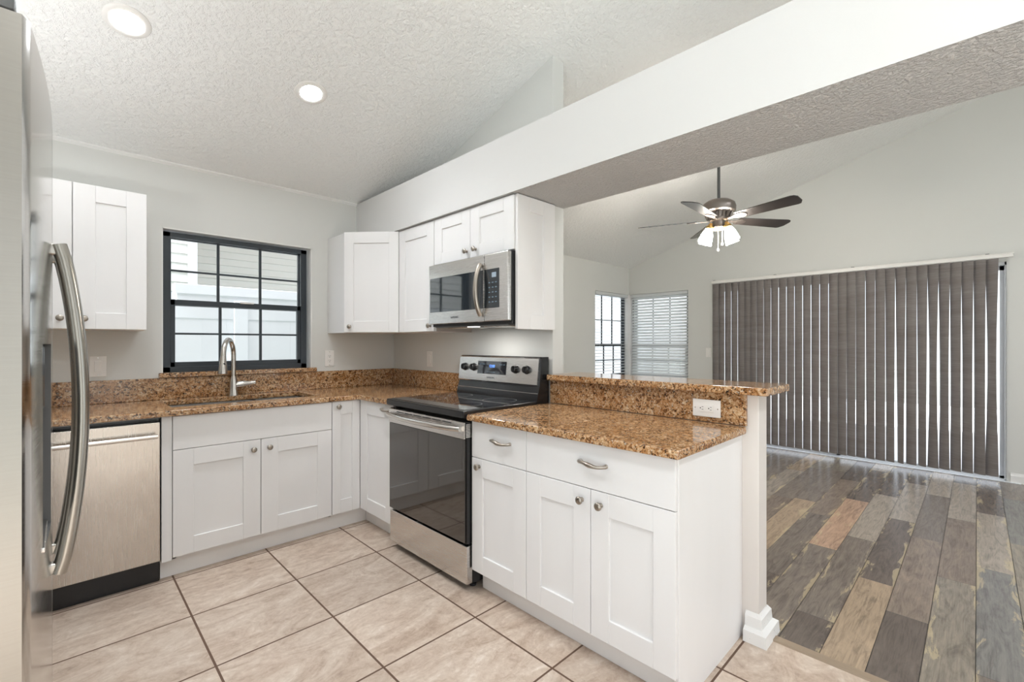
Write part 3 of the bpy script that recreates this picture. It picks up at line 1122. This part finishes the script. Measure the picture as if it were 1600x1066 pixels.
for i in range(21):
    t = i / 20
    pts.append((.012 + (RW - .044) * t, -.684 - .042 * math.sin(PI * t) ** .8, .846))
MB().tube(pts, .0125, 14, flat=1.15).build('handle', 'handle_lt', ovd, 60)
ck = MB()
ck.box(-.001, RW + .001, -.688, -.130, .905, .944, bev=.009, m='black')
cko = ck.build('cooktop', None, rg)
MB().box(.020, RW - .020, -.660, -.140, .9438, .9452).build('cooktop_glass', 'black_gl', cko, 0)
for (x, y, r) in ((.20, -.50, .105), (.58, -.50, .085), (.20, -.25, .08), (.58, -.25, .105)):
    MB().lathe([(r, .0), (r, .0002), (r - .003, .0002), (r - .003, 0)], (x, y, .9452), (0, 0, 1), 40, cap=False).build('burner_ring', 'dgrey', cko, 0)
bgd = MB()
bgd.prism([(-.128, .900), (-.128, .946), (-.110, 1.012), (-.104, 1.030), (-.086, 1.200), (-.080, 1.207), (-.022, 1.207), (-.022, .900)], 'x', .000, RW, m='black')
bk = bgd.build('backguard', None, rg, 20)
MB().box(.004, RW - .004, -.1315, -.1275, .985, .989, bev=.001).build('backguard_ledge', 'handle_lt', bk, 0).location = (0, .014, 0)
fp = MB()
fp.prism([(-.112, 1.034), (-.116, 1.040), (-.097, 1.196), (-.091, 1.203), (-.086, 1.203), (-.104, 1.034)], 'x', .004, RW - .012, m='steel')
fpo = fp.build('control_panel', None, bk, 20)
nrm = Vector((0, -.156, .019)).normalized()
def on_face(x, z, d=0.0):
    y = -.116 + (z - 1.040) * (.019 / .156)
    return Vector((x, y, z)) + nrm * d
for kx in (.070, .165, .575, .672):
    kb = MB()
    kb.lathe([(.027, .0003), (.027, .004), (.024, .006), (.0215, .024), (.019, .027)], on_face(kx, 1.127), nrm, 26, m='black')
    c = on_face(kx, 1.127, .029)
    kb.box(c.x - .004, c.x + .004, c.y - .004, c.y + .004, c.z - .019, c.z + .019, bev=.002, m='black')
    kb.build('burner_knob', None, bk, 40)
def plate(name, mat, x0, x1, z0, z1, d0, d1, parent):
    mb = MB()
    P = [on_face(x, z, d) for d in (d0, d1) for x, z in ((x0, z0), (x1, z0), (x1, z1), (x0, z1))]
    v = [mb.bm.verts.new(p) for p in P]
    F = [mb.bm.faces.new([v[i] for i in q]) for q in ((0, 1, 2, 3), (7, 6, 5, 4), (0, 4, 5, 1), (1, 5, 6, 2), (2, 6, 7, 3), (3, 7, 4, 0))]
    bmesh.ops.recalc_face_normals(mb.bm, faces=F)
    return mb.build(name, mat, parent, 0)
dsp = plate('display', 'black_gl', .208, .488, 1.086, 1.171, .0002, .0025, bk)
trot = (PI / 2 - math.atan2(.019, .156), 0, 0)
text_mesh('clock_digits', '12:00', .026, 'digits', dsp, on_face(.352, 1.138, .0030), trot)
text_mesh('touch_icons', '1 2 3 4 5 6 7 8 9 0', .011, 'icon', dsp, on_face(.345, 1.099, .0030), trot)
text_mesh('touch_icons', 'BAKE  BROIL', .010, 'icon', dsp, on_face(.255, 1.150, .0030), trot)
text_mesh('touch_icons', 'START  OFF', .010, 'icon', dsp, on_face(.450, 1.150, .0030), trot)
text_mesh('lettering', 'SAMSUNG', .017, 'letter', bk, on_face(.345, 1.062, .0006), trot)

# ---------------------------------------------------------------- upper cabinets
UB, UT, UD = 1.372, 2.134, .335
def upper(root, w, z0, z1, d=UD):
    mb = MB()
    mb.box(.0005, w - .0005, -d + .021, -.004, z0, z1, bev=.001, seg=1)
    return mb.build('carcass', 'cab', root, 0)
ul = empty('wall_cabinet', 'white two-door wall cabinet hung between the refrigerator and the kitchen window', 'cabinet', (-2.421, 0, 0))
upper(ul, .624, 1.367, 2.152, .345)
door(ul, 0, .312, 1.367, 2.152, -.345, (.264, 1.424), st=.09, rl=.09)
door(ul, .312, .624, 1.367, 2.152, -.345, (.358, 1.424), st=.09, rl=.09)
# diagonal corner
cu_ = empty('corner_wall_cabinet', 'white diagonal corner wall cabinet with a single door above the corner worktop', 'cabinet')
mb = MB()
mb.prism([(-.603, -.004), (-.004, -.004), (-.004, -.640), (-.318, -.640), (-.603, -.318)], 'z', UB, 2.138, m='cab')
mb.build('carcass', None, cu_, 0)
p0, p1 = Vector((-.606, -.320, 0)), Vector((-.320, -.643, 0))
wd = (p1 - p0).length
dd = MB()
shaker(dd, .004, wd - .004, UB + .002, 2.136, -.021, .02, .075, .085)
dcu = dd.build('door', None, cu_, 0)
dcu.location = p0
dcu.rotation_euler = (0, 0, math.atan2(p1.y - p0.y, p1.x - p0.x))
knob(dcu, .052, -.021, 1.418)
ua = stove_run('wall_cabinet', 'white single-door wall cabinet between the corner cabinet and the microwave', 'cabinet', -.652)
upper(ua, .455, UB, UT)
MB().box(.4552, .4570, -UD + .023, -.006, UB + .001, 1.80).build('raw_side', 'cab_raw', ua, 0)
door(ua, 0, .455, UB, UT, -UD, (.415, 1.412), st=.085, rl=.088)
um = stove_run('wall_cabinet', 'low white two-door wall cabinet above the microwave', 'cabinet', -1.110)
upper(um, .775, 1.822, UT)
door(um, 0, .388, 1.822, UT, -UD, (.356, 1.868), st=.085, rl=.075)
door(um, .388, .775, 1.822, UT, -UD, (.442, 1.870), st=.085, rl=.075)
# end panel closing the run
ep = empty('cabinet_end_panel', 'tall white shaker panel closing the wall cabinets beside the microwave', 'panel', (0, -1.886, 0))
mb = MB()
shaker(mb, -.326, -.002, UB, UT, -.020, .02, .105, .085)
mb.build('panel', None, ep, 0)
tag(ep)

# ---------------------------------------------------------------- microwave
mw = stove_run('microwave', 'stainless over-the-range microwave with black glass front and bowed handle', 'microwave', -1.112)
MWW, MF = .770, -.380
MB().box(.002, MWW - .002, MF + .034, -.012, 1.402, 1.817, bev=.003).build('body', 'black_mt', mw)
md = MB().box(.001, .566, MF, MF + .033, 1.418, 1.812, bev=.005).build('door', 'steel', mw)
MB().box(.018, .560, MF - .002, MF + .001, 1.496, 1.722, bev=.004, edges=None).build('door_glass', 'micro_gl', md)
mc = MB().box(.569, MWW - .001, MF, MF + .033, 1.418, 1.812, bev=.008).build('control_section', 'steel', mw)
cp = MB().box(.572, .700, MF - .002, MF + .001, 1.496, 1.722, bev=.004).build('control_panel', 'micro_gl', mc)
MB().box(.640, .676, MF - .0028, MF - .0019, 1.672, 1.700).build('clock_display', 'lcd', cp, 0)
for r in range(5):
    for q in range(3):
        MB().box(.612 + q * .028, .625 + q * .028, MF - .0026, MF - .0019, 1.640 - r * .028, 1.645 - r * .028).build('touch_key', 'icon', cp, 0)
pts = []
for i in range(21):
    t = i / 20
    pts.append((.549, MF - .010 - .040 * math.sin(PI * t) ** .7, 1.456 + .300 * t))
MB().tube(pts, .0155, 14, flat=.9).build('handle', 'nickel', md, 60)
text_mesh('lettering', 'SAMSUNG', .018, 'letter', md, (.285, MF - .0008, 1.455), (PI / 2, 0, 0))
gr = MB()
gr.box(.03, MWW - .03, -.345, -.03, 1.396, 1.402)
gro = gr.build('underside_grille', 'dgrey', mw, 0)
for x in (.08, .45):
    MB().box(x, x + .24, -.28, -.12, 1.391, 1.397, bev=.003).build('grease_filter', 'steel', gro, 0)
MB().box(.35, .43, -.33, -.29, 1.392, 1.397, bev=.002).build('task_lamp_cover', 'task', gro, 0)
tl_ = bpy.data.lights.new('microwave_task_lamp', 'AREA')
tl_.shape = 'RECTANGLE'
tl_.size, tl_.size_y = .08, .04
tl_.energy = 2.6
tl_.color = (1, .97, .93)
to_ = bpy.data.objects.new('microwave_task_lamp', tl_)
to_.location = (.39, -.31, 1.389)
to_.parent = mw
COL.objects.link(to_)

# ---------------------------------------------------------------- switches and sockets
def wall_plate(name, label, cat, loc, rz, w=.074, h=.118, kind='rocker', sideways=False):
    r = empty(name, label, cat, loc, rz)
    if sideways:
        w, h = h, w
    MB().box(-w / 2, w / 2, -.0065, -.0005, -h / 2, h / 2, bev=.003).build('cover_plate', 'plastic', r)
    if kind == 'rocker':
        MB().box(-.0165, .0165, -.011, -.0064, -.033, .033, bev=.003).build('rocker', 'plastic', r)
    else:
        a, b = (.034, .0175) if sideways else (.0175, .034)
        f = MB().box(-a, a, -.009, -.0064, -b, b, bev=.002).build('socket_face', 'plastic', r)
        mb = MB()
        for s_ in (-1, 1):
            for q in (-1, 1):
                if sideways:
                    mb.box(s_ * .019 - .004 + .003, s_ * .019 + .004 + .003, -.0094, -.0089, q * .006 - .001, q * .006 + .001)
                else:
                    mb.box(q * .006 - .001, q * .006 + .001, -.0094, -.0089, s_ * .019 - .004 + .003, s_ * .019 + .004 + .003)
            c = (s_ * .019 - .007, -.0089, 0) if sideways else (0, -.0089, s_ * .019 - .008)
            mb.lathe([(.0028, 0), (.0028, .0005)], c, (0, -1, 0), 10)
        mb.build('socket_slot_pattern', 'slot', f, 0)
    mb = MB()
    for s_ in (-1, 1):
        c = (s_ * (w / 2 - .012), -.0064, 0) if sideways else (0, -.0064, s_ * (h / 2 - .012))
        mb.lathe([(.003, 0), (.0022, .0008)], c, (0, -1, 0), 10)
    mb.build('plate_screw', 'handle_lt', r, 0)
    return r
wall_plate('light_switch', 'white rocker switch on the wall under the cabinet beside the refrigerator', 'switch', (-1.993, 0, 1.152), 0, w=.078, h=.126)
wall_plate('wall_outlet', 'white upright socket on the wall between the window and the corner', 'outlet', (-.590, 0, 1.168), 0, kind='socket', h=.13, w=.076)
wall_plate('light_switch', 'white rocker switch on the wall behind the range, below the wall cabinets', 'switch', (0, -.573, 1.162), -PI / 2, h=.125)
wall_plate('wall_outlet', 'white sideways socket set in the granite splash under the bar top', 'outlet', (-.0205, -2.836, .991), -PI / 2, kind='socket', sideways=True, w=.080, h=.128)
wall_plate('light_switch', 'small white switch on the grey wall beside the patio door blind', 'switch', (XF, -1.150, 1.165), -PI / 2, h=.125)

# ---------------------------------------------------------------- recessed lights
tilt = math.atan(SLOPE)
def downlight(x, y, label, group=None):
    r = empty('recessed_light', label, 'ceiling light', (x, y, cz(y)), 0, group)
    s_ = 1 if y > RIDGE else -1
    r.rotation_euler = (-tilt * s_, 0, 0)
    mb = MB()
    mb.lathe([(.058, -.003), (.062, -.006), (.086, -.005), (.090, -.001), (.090, .0), (.058, .0)], (0, 0, 0), (0, 0, 1), 40)
    mb.build('trim_ring', 'plastic', r, 50)
    MB().lathe([(.058, -.0045), (.03, -.006), (.001, -.0065), (.001, -.004), (.058, -.003)], (0, 0, 0), (0, 0, 1), 40).build('lens', 'lens', r, 50)
    ld = bpy.data.lights.new('recessed_lamp', 'AREA')
    ld.shape = 'DISK'
    ld.size = .11
    ld.spread = math.radians(115)
    ld.energy = DOWNLIGHT
    ld.color = (.93, .965, 1.0)
    lo = bpy.data.objects.new('recessed_lamp', ld)
    lo.location = (0, 0, -.009)
    lo.parent = r
    COL.objects.link(lo)
downlight(-1.935, -.968, 'round recessed ceiling light above the refrigerator end of the kitchen')
downlight(-1.100, -.955, 'round recessed ceiling light above the corner of the kitchen, before the sink window')
for x in (-2.1,):  # extra lamp added out of view to brighten the kitchen
    downlight(x, -2.75, 'round recessed ceiling light added out of view to brighten the kitchen', 'added fill lights out of view')
for x in (-2.0, -.9, .8, 2.0):  # extra lamps added behind the camera as fill for the room
    downlight(x, -4.9, 'round recessed ceiling light added out of view in the rear half of the room', 'added fill lights out of view')

# ---------------------------------------------------------------- fill lamp added out of sight behind the refrigerator
def added_fill_lamp(x, y, h, watts, label):
    r = empty('added_fill_lamp', label, 'fill lamp', (x, y, 0))
    MB().lathe([(.15, 0), (.15, .015), (.03, .03), (.014, .05)], n=32, m='black_mt').build('base', None, r, 50)
    MB().lathe([(.012, .04), (.012, h - .06)], n=14, m='black_mt').build('pole', None, r, 50)
    MB().lathe([(.02, h - .10), (.06, h - .08), (.14, h - .05), (.18, h + .01), (.20, h + .03), (.197, h + .03), (.175, h + .005), (.135, h - .03), (.05, h - .065), (.02, h - .07)], n=36, m='plastic').build('lamp_shade', None, r, 60)
    ld = bpy.data.lights.new('added_fill_bulb', 'AREA')
    ld.shape = 'DISK'
    ld.size = .22
    ld.energy = watts
    ld.color = (.97, .985, 1.0)
    lo = bpy.data.objects.new('added_fill_bulb', ld)
    lo.location = (0, 0, h)
    lo.rotation_euler = (PI, 0, 0)
    lo.parent = r
    COL.objects.link(lo)
added_fill_lamp(-2.62, -1.25, 1.75, CORNERLIGHT, 'slim black torchiere fill lamp added unseen between the refrigerator and the window wall')

# ---------------------------------------------------------------- ceiling fan
FX, FY, FZ = 1.80, -2.185, 2.325
fan = empty('ceiling_fan', 'ceiling fan with five dark blades and lit glass shades in the living room', 'ceiling fan', (FX, FY, FZ))
top = cz(FY) - FZ
MB().lathe([(.012, .17), (.012, top - .05)], (0, 0, 0), (0, 0, 1), 14).build('downrod', 'dgrey', fan, 50)
MB().lathe([(.02, top - .09), (.05, top - .075), (.068, top - .03), (.07, top + .02)], (0, 0, 0), (0, 0, 1), 24).build('canopy', 'fan_metal', fan, 50)
MB().lathe([(.02, .180), (.035, .176), (.09, .165), (.125, .14), (.134, .11), (.132, .075), (.118, .066), (.10, .062)], (0, 0, 0), (0, 0, 1), 36).build('motor_housing', 'fan_metal', fan, 50)
vent = MB()
for k in range(16):
    a = 2 * PI * k / 16
    c, s_ = math.cos(a), math.sin(a)
    vent.tube([(c * .105, s_ * .105, .064), (c * .090, s_ * .090, .018)], [.012, .008], 6)
vent.build('motor_vent_grille', 'fan_metal', fan, 50)
MB().lathe([(.088, .066), (.074, .02), (.078, .012), (.074, .0), (.052, -.006), (.050, -.052), (.058, -.060), (.05, -.075), (.02, -.085)], (0, 0, 0), (0, 0, 1), 32).build('light_kit_hub', 'fan_metal', fan, 50)
for k in range(5):
    a = math.radians(39 + 72 * k)
    mt = Matrix.Rotation(a, 4, 'Z') @ Matrix.Translation((0, 0, .004)) @ Matrix.Rotation(math.radians(-13), 4, 'X')
    mb = MB()
    outl = []
    w0, w1, L0, L1 = .052, .070, .175, .665
    for i in range(9):
        t = i / 8
        outl.append((L0 + (L1 - .04 - L0) * t, -(w0 + (w1 - w0) * t)))
    outl += [(L1 - .015, -w1 + .008), (L1, -w1 + .028), (L1 - .006, w1 - .04), (L1 - .03, w1 - .006)]
    for i in range(9):
        t = 1 - i / 8
        outl.append((L0 + (L1 - .05 - L0) * t, w0 + (w1 - w0) * t))
    mb.prism(outl, 'z', 0, .006)
    bmesh.ops.transform(mb.bm, matrix=mt, verts=mb.bm.verts[:])
    bl = mb.build('blade', 'blade', fan, 0)
    mb = MB()
    mb.prism([(.07, -.016), (.12, -.012), (.15, -.022), (.185, -.036), (.225, -.034), (.25, -.012), (.25, .012), (.225, .034), (.185, .036), (.15, .022), (.12, .012), (.07, .016)], 'z', -.007, -.0005, bev=.002)
    bmesh.ops.transform(mb.bm, matrix=mt, verts=mb.bm.verts[:])
    mb.build('blade_bracket', 'fan_metal', bl, 40)
view = -2.7721
for k, da in enumerate((-60, 56, 124, -120)):
    a = view + math.radians(da)
    d = Vector((math.cos(a) * .36, math.sin(a) * .36, -.93)).normalized()
    p = Vector((math.cos(a) * .074, math.sin(a) * .074, -.046))
    fit = MB().lathe([(.014, -.02), (.02, 0), (.028, .008), (.030, .030), (.026, .034)], p, d, 20).build('lamp_holder', 'brass', fan, 50)
    MB().lathe([(.020, .024), (.025, .032), (.036, .055), (.044, .085), (.049, .120), (.053, .148), (.051, .148), (.042, .085), (.015, .03)], p, d, 28).build('lamp_shade', 'shade', fit, 60)
r_ = Vector((.7127, -.7015, 0))
for off, ln in ((-.005, .155), (.030, .105)):
    b = r_ * off
    ch = MB().tube([(b.x, b.y, -.075), (b.x, b.y, -.085 - ln)], .0018, 6).build('pull_chain', 'plastic', fan, 0)
    MB().lathe([(.002, .012), (.007, .006), (.0085, -.002), (.006, -.012), (.002, -.016)], (b.x, b.y, -.090 - ln), (0, 0, 1), 12).build('chain_bead', 'plastic', ch, 60)

# ---------------------------------------------------------------- outside the windows
fe = empty('garden_fence', 'white vinyl panel fence outside the kitchen window', 'fence', (-1.39, 1.5, -.13))
MB().box(-.02, 9.0, -.06, .06, 1.885, 1.975, bev=.004).build('cap_rail', 'vinyl', fe)
MB().box(0, 9.0, -.035, .035, 1.80, 1.885).build('top_rail', 'vinyl', fe, 0)
mb = MB()
for k in range(60):
    mb.box(-3 + k * .2, -3 + k * .2 + .1995, -.018, .018, .05, 1.68)
mb.build('fence_plank', 'vinyl', fe, 0)
MB().box(-3, 9.0, -.032, .032, 1.66, 1.80).build('middle_rail', 'vinyl', fe, 0)
for x in (.46, 2.4, 4.4, 6.4):
    MB().box(x, x + .12, -.065, .065, 0, 1.84, bev=.004).build('fence_post', 'vinyl', fe)
def siding(mb, x0, x1, z0, z1, y, pitch):
    z = z0
    while z < z1:
        mb.prism([(y, z), (y - .034, z), (y - .004, z + pitch), (y, z + pitch)], 'x', x0, x1, m='siding')
        z += pitch
    mb.box(x0, x1, y, y + .1, z0, z1, m='siding')
nh = empty('neighbour_house', 'pale lap-sided house beyond the fence outside the kitchen window', 'house', (0, 0, 0))
mb = MB()
siding(mb, -6, -1.02, 1.93, 3.45, 3.2, .118)
mb.box(-6, -1.02, 3.21, 4.9, 1.93, 3.45, m='siding')
mb.build('bay_wall', None, nh, 0)
MB().box(-1.03, -.93, 3.16, 3.30, 1.95, 3.45).build('corner_board', 'siding_w', nh, 0)
MB().box(-6, -.98, 3.19, 4.9, -.13, 1.925).build('bay_base_wall', 'siding_w', nh, 0)
mb = MB()
siding(mb, -1.2, 9.5, -.13, 3.45, 4.9, .112)
mb.build('siding_wall', None, nh, 0)
mb = MB()
mb.prism([(3.1, 3.45), (9.5, 3.45), (9.5, 4.9)], 'x', -6.5, 10.2, m='roof')
mb.build('roof', None, nh, 0)
tag(MB().box(6.2, 12.5, 7.5, 7.7, -.13, 2.6, m='siding_w').build('garden_wall', None, None, 0), 'pale garden wall seen through the slatted corner blind', 'wall')
